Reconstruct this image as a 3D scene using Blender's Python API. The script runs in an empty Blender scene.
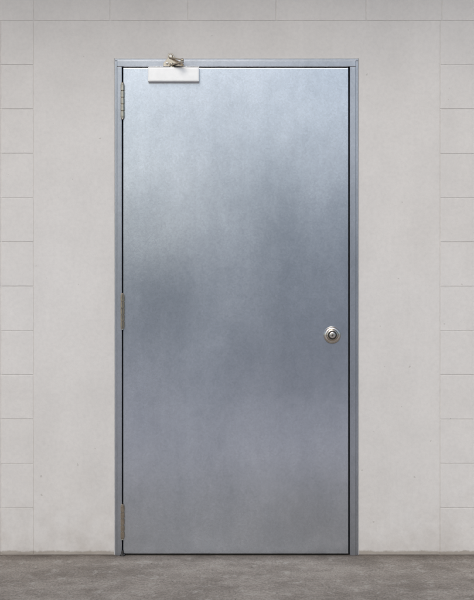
import bpy, bmesh, math, random
from mathutils import Vector, Matrix, noise
random.seed(7)
S=221.0
def X(p): return (p-237)/S
def Z(p): return (555-p)/S
scene=bpy.context.scene
col=scene.collection

# ---------- materials ----------
class M:
    def __init__(s,name):
        s.m=bpy.data.materials.new(name); s.m.use_nodes=True
        s.nt=s.m.node_tree; s.b=s.nt.nodes['Principled BSDF']
        s.tc=s.nt.nodes.new('ShaderNodeTexCoord')
    def n(s,t,**k):
        nd=s.nt.nodes.new(t)
        for a,v in k.items(): setattr(nd,a,v)
        return nd
    def l(s,a,b): s.nt.links.new(a,b)
    def mapping(s,scale=(1,1,1),loc=(0,0,0)):
        mp=s.n('ShaderNodeMapping'); mp.inputs['Scale'].default_value=scale; mp.inputs['Location'].default_value=loc
        s.l(s.tc.outputs['Object'],mp.inputs[0]); return mp.outputs[0]
    def noise(s,sc,detail=4,rough=.55,scale=(1,1,1),loc=(0,0,0),dist=0):
        n=s.n('ShaderNodeTexNoise'); n.inputs['Scale'].default_value=sc; n.inputs['Detail'].default_value=detail
        n.inputs['Roughness'].default_value=rough; n.inputs['Distortion'].default_value=dist
        s.l(s.mapping(scale,loc),n.inputs['Vector']); return n.outputs['Fac']
    def ramp(s,f,stops):
        r=s.n('ShaderNodeValToRGB'); e=r.color_ramp.elements
        while len(e)<len(stops): e.new(.5)
        for i,(p,c) in enumerate(stops):
            e[i].position=p; e[i].color=(c,c,c,1) if not isinstance(c,tuple) else (*c,1)
        s.l(f,r.inputs[0]); return r.outputs[0]
    def mix(s,f,a,b,mode='MIX'):
        x=s.n('ShaderNodeMix',data_type='RGBA',blend_type=mode)
        for sock,v in ((x.inputs[0],f),(x.inputs[6],a),(x.inputs[7],b)):
            if isinstance(v,(int,float)): sock.default_value=v
            elif isinstance(v,tuple): sock.default_value=(*v,1)
            else: s.l(v,sock)
        return x.outputs[2]
    def bump(s,h,strength,dist,prev=None):
        b=s.n('ShaderNodeBump'); b.inputs['Strength'].default_value=strength; b.inputs['Distance'].default_value=dist
        s.l(h,b.inputs['Height'])
        if prev: s.l(prev,b.inputs['Normal'])
        return b.outputs[0]
    def set(s,**k):
        for a,v in k.items():
            sock=s.b.inputs[a.replace('_',' ')]
            if isinstance(v,(int,float)): sock.default_value=v
            elif isinstance(v,tuple): sock.default_value=(*v,1)
            else: s.l(v,sock)
        return s.m

def wall_paint():
    m=M('wall_paint')
    base=m.mix(m.ramp(m.noise(1.1,3),[(.35,0.),(.65,1.)]),(.765,.732,.680),(.80,.772,.725))
    streak=m.ramp(m.noise(3,4,scale=(1.0,1,.18),loc=(3,0,1)),[(.38,.95),(.62,1.)])
    base=m.mix(1,base,streak,'MULTIPLY')
    blot=m.ramp(m.noise(5,6,.7,loc=(1,8,3)),[(.35,.95),(.6,1.)])
    base=m.mix(1,base,blot,'MULTIPLY')
    fine=m.ramp(m.noise(60,4,.65),[(.3,.94),(.6,1.)])
    base=m.mix(1,base,fine,'MULTIPLY')
    sp=m.ramp(m.noise(38,2,.4,loc=(7,2,5)),[(.235,0.),(.26,1.)])
    base=m.mix(1,base,m.mix(sp,(.80,.79,.77),(1.,1.,1.)),'MULTIPLY')
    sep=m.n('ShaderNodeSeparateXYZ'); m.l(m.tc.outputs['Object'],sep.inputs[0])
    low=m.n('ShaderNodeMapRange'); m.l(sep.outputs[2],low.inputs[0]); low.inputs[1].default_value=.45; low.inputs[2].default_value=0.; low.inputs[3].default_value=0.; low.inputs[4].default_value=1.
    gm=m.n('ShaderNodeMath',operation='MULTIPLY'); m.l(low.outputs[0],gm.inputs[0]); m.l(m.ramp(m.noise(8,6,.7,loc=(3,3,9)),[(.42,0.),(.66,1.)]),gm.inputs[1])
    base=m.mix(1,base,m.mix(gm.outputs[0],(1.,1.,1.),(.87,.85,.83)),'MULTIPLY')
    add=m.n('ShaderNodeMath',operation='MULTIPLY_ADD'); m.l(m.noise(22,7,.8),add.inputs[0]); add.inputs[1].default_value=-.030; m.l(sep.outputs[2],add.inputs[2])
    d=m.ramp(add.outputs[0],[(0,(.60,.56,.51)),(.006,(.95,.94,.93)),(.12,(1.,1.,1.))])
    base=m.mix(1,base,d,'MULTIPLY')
    h=m.bump(m.noise(220,3),.4,.001)
    h=m.bump(m.noise(26,4,.6),.5,.0025,h)
    h=m.bump(m.noise(2.2,2,.5),.5,.010,h)
    return m.set(Base_Color=base,Roughness=.6,Normal=h)

def galv(name,c1,c2,rough,met=.92,grain=1.,wave=.010):
    m=M(name)
    cl=m.ramp(m.noise(2.6,6,.62,scale=(1,1,.7),loc=(5,0,2)),[(.32,0.),(.68,1.)])
    base=m.mix(cl,c1,c2)
    st=m.ramp(m.noise(7,4,.6,scale=(1.8,1,.2)),[(.3,.955),(.7,1.02)])
    base=m.mix(1,base,st,'MULTIPLY')
    mott=m.ramp(m.noise(24,5,.7,scale=(1,1,.8),loc=(2,2,2)),[(.3,.95),(.7,1.03)])
    base=m.mix(1,base,mott,'MULTIPLY')
    v=m.n('ShaderNodeTexVoronoi'); v.inputs['Scale'].default_value=130; m.l(m.mapping(),v.inputs['Vector'])
    bw=m.n('ShaderNodeRGBToBW'); m.l(v.outputs['Color'],bw.inputs[0])
    base=m.mix(1,base,m.ramp(bw.outputs[0],[(0.,1-.08*grain),(1.,1+.04*grain)]),'MULTIPLY')
    fine=m.ramp(m.noise(420,2),[(.3,.93),(.7,1.04)])
    base=m.mix(1,base,fine,'MULTIPLY')
    r=m.ramp(m.noise(2.2,2,.45,scale=(1,1,.5),loc=(4,1,2)),[(.25,rough-.03),(.75,rough+.05)])
    h=m.bump(m.noise(1.3,2,.4),.35,wave)
    h=m.bump(m.noise(300,3),.05,.0005,h)
    return m.set(Base_Color=base,Metallic=met,Roughness=r,Normal=h)

def simple(name,c,rough,met=0.,var=.12,sc=40,b=.1):
    m=M(name)
    base=m.mix(1,c,m.ramp(m.noise(sc,4),[(.3,1-var),(.7,1+var*.3)]),'MULTIPLY')
    return m.set(Base_Color=base,Metallic=met,Roughness=rough,Normal=m.bump(m.noise(sc*5,3),b,.001))

def concrete(name,a,b_,dark,pale_c,edge=False):
    m=M(name)
    base=m.mix(m.ramp(m.noise(1.6,5,.6,dist=.5),[(.35,0.),(.65,1.)]),a,b_)
    base=m.mix(m.ramp(m.noise(4,7,.75,scale=(1,1,1),loc=(2,5,0)),[(.42,0.),(.60,.85)]),base,dark)
    base=m.mix(1,base,m.ramp(m.noise(120,5,.8,scale=(1,.45,1)),[(.32,.55),(.68,1.3)]),'MULTIPLY')
    pale=m.ramp(m.noise(16,6,.75,scale=(1,.6,1),loc=(9,1,0)),[(.54,0.),(.66,.7)])
    base=m.mix(pale,base,pale_c)
    pit=m.ramp(m.noise(55,3,.5,scale=(1,.5,1),loc=(4,4,0)),[(.27,.55),(.34,1.)])
    base=m.mix(1,base,pit,'MULTIPLY')
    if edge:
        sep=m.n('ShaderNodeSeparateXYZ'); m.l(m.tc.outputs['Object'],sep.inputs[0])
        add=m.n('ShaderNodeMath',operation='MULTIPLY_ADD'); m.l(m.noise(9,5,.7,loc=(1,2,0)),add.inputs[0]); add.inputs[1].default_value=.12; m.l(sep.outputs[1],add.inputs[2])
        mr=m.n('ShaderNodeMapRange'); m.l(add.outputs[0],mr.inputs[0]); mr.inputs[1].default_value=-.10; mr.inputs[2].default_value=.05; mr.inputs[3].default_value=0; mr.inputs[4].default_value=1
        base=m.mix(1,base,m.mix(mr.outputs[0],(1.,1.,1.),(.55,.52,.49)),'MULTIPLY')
    h=m.bump(m.noise(160,4),.7,.004); h=m.bump(m.noise(12,4),.5,.008,h)
    return m.set(Base_Color=base,Roughness=.82,Normal=h)

WALL=wall_paint()
LEAF=galv('galvanised_leaf',(.605,.65,.705),(.745,.785,.835),.225)
FRAME=galv('galvanised_frame',(.43,.455,.485),(.56,.585,.62),.30)
BRASS=simple('aged_nickel',(.62,.54,.43),.20,1.,.20,70,.03)
BRIGHT=simple('satin_aluminium',(.92,.91,.88),.38,.75,.06,30)
DARKM=simple('dark_metal',(.06,.055,.05),.5,.6)
STEELN=simple('satin_nickel',(.76,.71,.63),.25,1.,.12,60)
BLACK=simple('rubber_seal',(.02,.02,.022),.8)
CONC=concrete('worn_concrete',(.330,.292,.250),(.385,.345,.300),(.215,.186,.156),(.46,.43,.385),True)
NEWC=concrete('pale_concrete',(.74,.67,.65),(.78,.71,.69),(.68,.61,.59),(.78,.73,.71))  # pale tone raised to brighten the band reflected in the door
CANO=simple('canopy_bounce_paint',(.60,.52,.43),.8,0,.15,5)  # warm tint chosen to bounce warm light onto the wall top
CAULK=simple('caulk',(.60,.59,.57),.7)

# ---------- mesh helpers ----------
def obj(name,bm,mat,parent=None,smooth=False,bevel=0,seg=2):
    me=bpy.data.meshes.new(name); bm.normal_update(); bm.to_mesh(me); bm.free()
    o=bpy.data.objects.new(name,me); col.objects.link(o); me.materials.append(mat)
    if bevel:
        b=o.modifiers.new('bevel','BEVEL'); b.width=bevel; b.segments=seg; b.limit_method='ANGLE'; b.angle_limit=math.radians(40)
    if parent: o.parent=parent
    return o
def empty(name):
    e=bpy.data.objects.new(name,None); col.objects.link(e); e.empty_display_size=.1; return e
def addbox(bm,x0,x1,y0,y1,z0,z1):
    v=[bm.verts.new(p) for p in [(x0,y0,z0),(x1,y0,z0),(x1,y1,z0),(x0,y1,z0),(x0,y0,z1),(x1,y0,z1),(x1,y1,z1),(x0,y1,z1)]]
    for f in [(0,1,5,4),(1,2,6,5),(2,3,7,6),(3,0,4,7),(4,5,6,7),(3,2,1,0)]: bm.faces.new([v[i] for i in f])
def box(name,x0,x1,y0,y1,z0,z1,mat,parent=None,bevel=0,seg=2):
    bm=bmesh.new(); addbox(bm,x0,x1,y0,y1,z0,z1); return obj(name,bm,mat,parent,bevel=bevel,seg=seg)
def prism(bm,pts,y0,y1):
    a=[bm.verts.new((x,y0,z)) for x,z in pts]; b=[bm.verts.new((x,y1,z)) for x,z in pts]
    bm.faces.new(a); bm.faces.new(b[::-1]); n=len(pts)
    for i in range(n): bm.faces.new([a[i],b[i],b[(i+1)%n],a[(i+1)%n]])
    bmesh.ops.recalc_face_normals(bm,faces=bm.faces)
def lathe(bm,prof,center,axis='y',n=48):
    rings=[]
    for r,t in prof:
        ring=[]
        for i in range(n):
            a=2*math.pi*i/n; c,s=r*math.cos(a),r*math.sin(a)
            p=(c,t,s) if axis=='y' else ((c,s,t) if axis=='z' else (t,c,s))
            ring.append(bm.verts.new(Vector(center)+Vector(p)))
        rings.append(ring)
    for a,b in zip(rings,rings[1:]):
        for i in range(n): bm.faces.new([a[i],a[(i+1)%n],b[(i+1)%n],b[i]])
    bm.faces.new(rings[0]); bm.faces.new(rings[-1])
    bmesh.ops.recalc_face_normals(bm,faces=bm.faces)
def autosm(o,ang=35):
    for p in o.data.polygons: p.use_smooth=True
    o.data.set_sharp_from_angle(angle=math.radians(ang))
    return o

# ---------- wall ----------
wall=empty('concrete_block_wall')
FX0,FX1,FZ=X(115),X(358),Z(59)
PX0,PX1,PZ=X(33.5),X(440),Z(20.5)
WX=9.0; WT=4.2
bm=bmesh.new()
o_=0.001
prism(bm,[(-WX,0),(FX0+o_,0),(FX0+o_,FZ-o_),(FX1-o_,FZ-o_),(FX1-o_,0),(WX,0),(WX,WT),(-WX,WT)],0.0023,0.2)
obj('joints_and_core',bm,WALL,wall)
bm=bmesh.new(); g=.0014
prism(bm,[(PX0+g,0.002),(FX0-.0015,0.002),(FX0-.0015,FZ+.0015),(FX1+.0015,FZ+.0015),(FX1+.0015,0.002),(PX1-g,0.002),(PX1-g,PZ-g),(PX0+g,PZ-g)],0,0.0021)
obj('rendered_panel',bm,WALL,wall,bevel=.0008)
bm=bmesh.new(); CH=44.3/S; BL=86/S
def blk(x0,x1,z0,z1):
    j=lambda:random.uniform(-.0006,.0006)
    d=random.uniform(-.0003,.0003)
    g=.0016
    x0+=g+j();x1-=g+j();z0+=g+j();z1-=g+j()
    pts=[(x0,z0),(x1,z0),(x1,z1),(x0,z1)]
    a=[bm.verts.new((x,d,z)) for x,z in pts]; b=[bm.verts.new((x,.0021,z)) for x,z in pts]
    bm.faces.new(a)
    for i in range(4): bm.faces.new([a[i],b[i],b[(i+1)%4],a[(i+1)%4]])
zt=PZ
k=0
while zt>0.03:
    z0=zt-CH
    if z0<.06: z0=.002
    odd=k%2
    x=PX0; w=32.5/S; i=0
    while x>-WX+.001:
        xa=max(x-w,-WX); blk(xa,x,z0,zt); x=xa; i+=1
        w=BL*.5 if (i==1 and not odd) else BL
    x=PX1; w=BL if odd else BL*.5
    while x<WX-.001:
        xb=min(x+w,WX); blk(x,xb,z0,zt); x=xb; w=BL
    zt=z0; k+=1
zt=PZ; k=0
tops=[-48,33.5,110,188,276,366,442,528]
while zt<WT-.01:
    z1=min(zt+CH,WT)
    xs=[X(t) for t in tops] if k%2==0 else [X(t+42) for t in tops[:-1]]
    x=xs[0]
    while x>-WX: x-=BL; xs.insert(0,max(x,-WX))
    x=xs[-1]
    while x<WX: x+=BL; xs.append(min(x,WX))
    for a,b in zip(xs,xs[1:]):
        if b-a>.01: blk(a,b,zt,z1)
    zt=z1;k+=1
bmesh.ops.recalc_face_normals(bm,faces=bm.faces)
obj('block_faces',bm,WALL,wall,bevel=.0008)

# ---------- door ----------
door=empty('steel_door')
LX0,LX1,LZ=X(123.4),X(348.1),Z(68.3)
def uframe(name,x0,x1,zt,ix0,ix1,iz,y0,y1,mat,bev):
    bm=bmesh.new()
    addbox(bm,x0,ix0,y0,y1,0,iz-.0004); addbox(bm,ix1,x1,y0,y1,0,iz-.0004); addbox(bm,x0,x1,y0,y1,iz,zt)
    return obj(name,bm,mat,door,bevel=bev)
OX0,OX1,OZ=X(117.3),X(355.6),Z(61.2)
IX0,IX1,IZ=X(122.2),X(349.6),Z(67.2)
uframe('frame_return',FX0,FX1,FZ,OX0,OX1,OZ,-.008,.06,FRAME,.0015)
uframe('frame_face',OX0+.0003,OX1-.0003,OZ-.0003,IX0,IX1,IZ,-.016,.18,FRAME,.002)
uframe('frame_stop',IX0+.0002,IX1-.0002,IZ-.0002,IX0+.018,IX1-.018,IZ-.018,.034,.17,BLACK,0)
box('threshold',IX0+.0003,IX1-.0003,.002,.17,.0005,.004,DARKM,door)
box('threshold_lip',IX0+.0003,IX1-.0003,.036,.17,.0042,.022,DARKM,door)
box('leaf',LX0,LX1,-.011,.032,.008,LZ,LEAF,door,bevel=.0022,seg=3)
bm=bmesh.new(); cw=.004
addbox(bm,FX0-cw,FX0-.0002,-.002,.001,0.001,FZ); addbox(bm,FX1+.0002,FX1+cw,-.002,.001,.001,FZ); addbox(bm,FX0-cw,FX1+cw,-.002,.001,FZ+.0003,FZ+cw)
obj('caulk_bead',bm,CAULK,door,bevel=.001)
hx=X(122.9)
for i,(ya,yb) in enumerate([(83,120),(293,329.5),(503,539)]):
    z1,z0=Z(ya),Z(yb); H=z1-z0; cy=-.0215
    bm=bmesh.new()
    n=5; kz=H*.90; zb=z0+H*.05
    for k in range(n):
        a=zb+kz*k/n+.0010; b=zb+kz*(k+1)/n-.0010; r=.0090
        lathe(bm,[(r-.0015,a),(r,a+.0013),(r,b-.0013),(r-.0015,b)],(hx,cy,0),'z',24)
    lathe(bm,[(.004,zb-.0005),(.004,zb+kz+.0005)],(hx,cy,0),'z',16)
    lathe(bm,[(.0075,zb+kz),(.0075,zb+kz+.003),(.005,zb+kz+.005),(.0055,zb+kz+.008),(.002,z1)],(hx,cy,0),'z',24)
    lathe(bm,[(.002,z0),(.0055,zb-.008),(.005,zb-.005),(.0075,zb-.003),(.0075,zb)],(hx,cy,0),'z',24)
    autosm(obj('hinge_%d_barrel'%(i+1),bm,BRASS,door))
    bm=bmesh.new(); addbox(bm,hx+.002,hx+.0052,cy,.025,zb,zb+kz); addbox(bm,hx-.0035,hx-.0004,cy,.025,zb,zb+kz)
    obj('hinge_%d_leaves'%(i+1),bm,BRASS,door,bevel=.0006)
bm=bmesh.new(); lathe(bm,[(.012,0.0005),(.011,.006),(.006,.009),(.005,.022),(.002,.024)],(hx,-.02,0),'z',18)
autosm(obj('foot_stub',bm,DARKM,door))

# ---------- door closer ----------
cl=empty('door_closer')
cx0,cx1,cz0,cz1=X(148.5),X(199.5),Z(83),Z(68.8)
box('cover',cx0,cx1,-.040,-.0115,cz0,cz1,BRIGHT,cl,bevel=.0025,seg=3)
box('cover_inset',cx0+.005,cx1-.005,-.0412,-.0402,cz0+.005,cz1-.005,BRIGHT,cl,bevel=.0008)
bm=bmesh.new(); sx=X(172); sy=-.028
lathe(bm,[(.011,cz1),(.011,cz1+.006),(.008,cz1+.007),(.008,cz1+.014),(.0095,cz1+.015),(.0095,cz1+.020),(.006,cz1+.022)],(sx,sy,0),'z',28)
autosm(obj('spindle',bm,BRASS,cl))
def bar(name,p,q,w,t,mat):
    p=Vector(p);q=Vector(q);d=(q-p);L=d.length;d.normalize()
    bm=bmesh.new(); pts=[]
    n=10
    for i in range(n+1):
        a=math.pi/2+math.pi*i/n; pts.append((w*math.cos(a),w*math.sin(a)))
    for i in range(n+1):
        a=-math.pi/2+math.pi*i/n; pts.append((L+w*.75*math.cos(a),w*.75*math.sin(a)))
    prism(bm,pts,-t/2,t/2)
    o=obj(name,bm,mat,cl,bevel=.0012)
    return o,p,d
def place(o,p,d,up):
    d=d.normalized(); t=up.normalized(); s=t.cross(d).normalized(); t=d.cross(s).normalized()
    R=Matrix((d,t,d.cross(t))).transposed().to_4x4(); R.translation=p; o.matrix_world=R
o,p,d=bar('main_arm',(sx,sy,cz1+.011),(X(183),-.09,cz1+.014),.010,.006,BRASS); place(o,p,d,Vector((0,0,1)))
o,p,d=bar('fore_arm',(X(183),-.09,cz1+.024),(X(171),-.030,cz1+.046),.008,.006,BRASS); place(o,p,d,Vector((0,0,1)))
bm=bmesh.new(); lathe(bm,[(.006,cz1+.009),(.007,cz1+.012),(.007,cz1+.028),(.004,cz1+.031)],(X(183),-.09,0),'z',20)
autosm(obj('elbow_pin',bm,BRASS,cl))
bm=bmesh.new()
prism(bm,[(X(163.5),Z(67)),(X(184.5),Z(67)),(X(183.5),Z(63.5)),(X(177),Z(61)),(X(173),Z(54.5)),(X(168.5),Z(54.5)),(X(167),Z(60)),(X(163.5),Z(64))],-.023,-.0165)
obj('frame_shoe',bm,BRASS,cl,bevel=.0015)
bm=bmesh.new()
for (a,b,r) in ((167.5,64.2,.0055),(180,64.4,.0055)):
    lathe(bm,[(r,-.0228),(r,-.0275),(r*.6,-.029),(r*.3,-.029)],(X(a),0,Z(b)),'y',20)
lathe(bm,[(.010,-.0228),(.011,-.028),(.010,-.036),(.006,-.040)],(X(171),0,Z(57.5)),'y',24)
autosm(obj('shoe_screws',bm,STEELN,cl))

# ---------- lock ----------
lk=empty('deadbolt_lock'); lx,lz=X(332),Z(335)
y=-.0112
bm=bmesh.new(); lathe(bm,[(.0385,y),(.0390,y-.002),(.0375,y-.005),(.0330,y-.0085),(.0285,y-.0100),(.0275,y-.0100),(.0265,y-.007)],(lx,0,lz),'y',72)
autosm(obj('escutcheon',bm,STEELN,lk),50)
bm=bmesh.new(); lathe(bm,[(.0258,y-.004),(.0258,y-.0095),(.0215,y-.0125),(.0205,y-.0125)],(lx,0,lz),'y',64)
autosm(obj('inner_ring',bm,BRASS,lk),50)
bm=bmesh.new(); lathe(bm,[(.0200,y-.0123),(.0200,y-.0145),(.0185,y-.0152),(.0150,y-.0152)],(lx,0,lz),'y',64)
autosm(obj('groove_ring',bm,DARKM,lk),50)
bm=bmesh.new(); lathe(bm,[(.0140,y-.015),(.0140,y-.018),(.0128,y-.0192),(.008,y-.0192)],(lx,0,lz),'y',48)
autosm(obj('cylinder_face',bm,STEELN,lk),50)
bm=bmesh.new(); lathe(bm,[(.0062,y-.0192),(.0062,y-.0202),(.005,y-.0205)],(lx,0,lz),'y',32)
autosm(obj('plug',bm,BRASS,lk),50)
box('keyway',lx-.0013,lx+.0013,y-.0210,y-.0201,lz-.0050,lz+.0050,BLACK,lk)

# ---------- added canopy, out of view, to darken the wall top ----------
can=empty('unseen_shade_canopy')
CD=1.0
box('slab',-WX,WX,-CD,-.002,3.35,3.50,CANO,can,bevel=.01)
for i,x in enumerate((-6,-0+6)):
    box('post_%d'%(i+1),x-.06,x+.06,-CD+.15,-CD+.27,0.001,3.349,FRAME,can,bevel=.005)

# ---------- ground ----------
def sheet(name,x0,x1,y0,y1,z,mat):
    bm=bmesh.new()
    bm.faces.new([bm.verts.new(p) for p in ((x0,y0,z),(x1,y0,z),(x1,y1,z),(x0,y1,z))])
    return obj(name,bm,mat)
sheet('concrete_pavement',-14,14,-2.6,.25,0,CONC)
sheet('reflection_footway',-20,20,-8.0,-2.55,-.004,NEWC)  # added strip, out of view, for the bright low band in the door's reflection
ASPH=simple('asphalt',(.15,.15,.158),.85,0,.3,30,.4)
GRASS=simple('grass',(.06,.09,.035),.9,0,.4,3,.4)
sheet('parking_lot',-40,40,-50,-7.9,-.008,ASPH)
sheet('ground',-1500,1500,-1500,1500,-.014,GRASS)

# ---------- added warehouse, unseen, to put a blue-grey dark band in the steel's reflection ----------
wh=empty('reflection_warehouse')
CLAD=simple('blue_grey_cladding',(.34,.375,.43),.6,0,.1,2)
DOORM=simple('roller_door_paint',(.42,.44,.47),.55,0,.1,2)
def clad(name,x0,x1,yf,z1,dep):
    bm=bmesh.new()
    n=int((x1-x0)/.25)
    f=[]
    for i in range(n+1):
        x=x0+(x1-x0)*i/n; f.append((x,yf+(.04 if i%2 else 0)))
    ring=f+[(x1,yf-dep),(x0,yf-dep)]
    a=[bm.verts.new((x,y,0)) for x,y in ring]; b=[bm.verts.new((x,y,z1)) for x,y in ring]
    for i in range(len(ring)):
        j=(i+1)%len(ring); bm.faces.new([a[i],a[j],b[j],b[i]])
    bm.faces.new(b)
    bmesh.ops.recalc_face_normals(bm,faces=bm.faces)
    obj(name,bm,CLAD,wh)
    box(name+'_parapet',x0-.1,x1+.1,yf-dep-.1,yf+.15,z1+.003,z1+.3,CANO,wh,bevel=.02)
clad('low_wing',-26,-.6,-30,3.1,14)
clad('main_hall',-.59,24,-29,5.0,16)
for i,x in enumerate((-20,-13,-6,4,12,19)):
    yf=-30 if x<0 else -29
    bm=bmesh.new()
    for r in range(13): addbox(bm,x-1.6,x+1.6,yf+.045,yf+.07+(.02 if r%2 else 0),r*.2+.002,r*.2+.198)
    obj('roller_door_%d'%(i+1),bm,DOORM,wh)

# ---------- light ----------
EL,AZ=math.radians(42),math.radians(192)
w=bpy.data.worlds.new('World'); scene.world=w; w.use_nodes=True
nt=w.node_tree; sky=nt.nodes.new('ShaderNodeTexSky'); sky.sky_type='NISHITA'; sky.sun_disc=False
sky.sun_elevation=EL; sky.sun_rotation=AZ; sky.air_density=1.0; sky.dust_density=1.7; sky.ozone_density=1.5
bg=nt.nodes['Background']; bg.inputs[1].default_value=.12; nt.links.new(sky.outputs[0],bg.inputs[0])
sd=bpy.data.lights.new('sun','SUN'); sd.energy=1.3; sd.angle=math.radians(28); sd.color=(1,.97,.925)
so=bpy.data.objects.new('sun',sd); col.objects.link(so)
dirv=Vector((math.sin(AZ)*math.cos(EL),math.cos(AZ)*math.cos(EL),math.sin(EL)))
so.rotation_euler=dirv.to_track_quat('Z','Y').to_euler(); so.location=dirv*30

# ---------- camera ----------
cd=bpy.data.cameras.new('camera'); co=bpy.data.objects.new('camera',cd); col.objects.link(co)
D=6.0; co.location=(0,-D,Z(300)); co.rotation_euler=(math.pi/2,0,0)
cd.sensor_fit='HORIZONTAL'; cd.sensor_width=36; cd.lens=36*D/(474/S); cd.clip_end=4000
scene.camera=co
scene.view_settings.view_transform='Standard'; scene.view_settings.look='None'; scene.view_settings.exposure=0
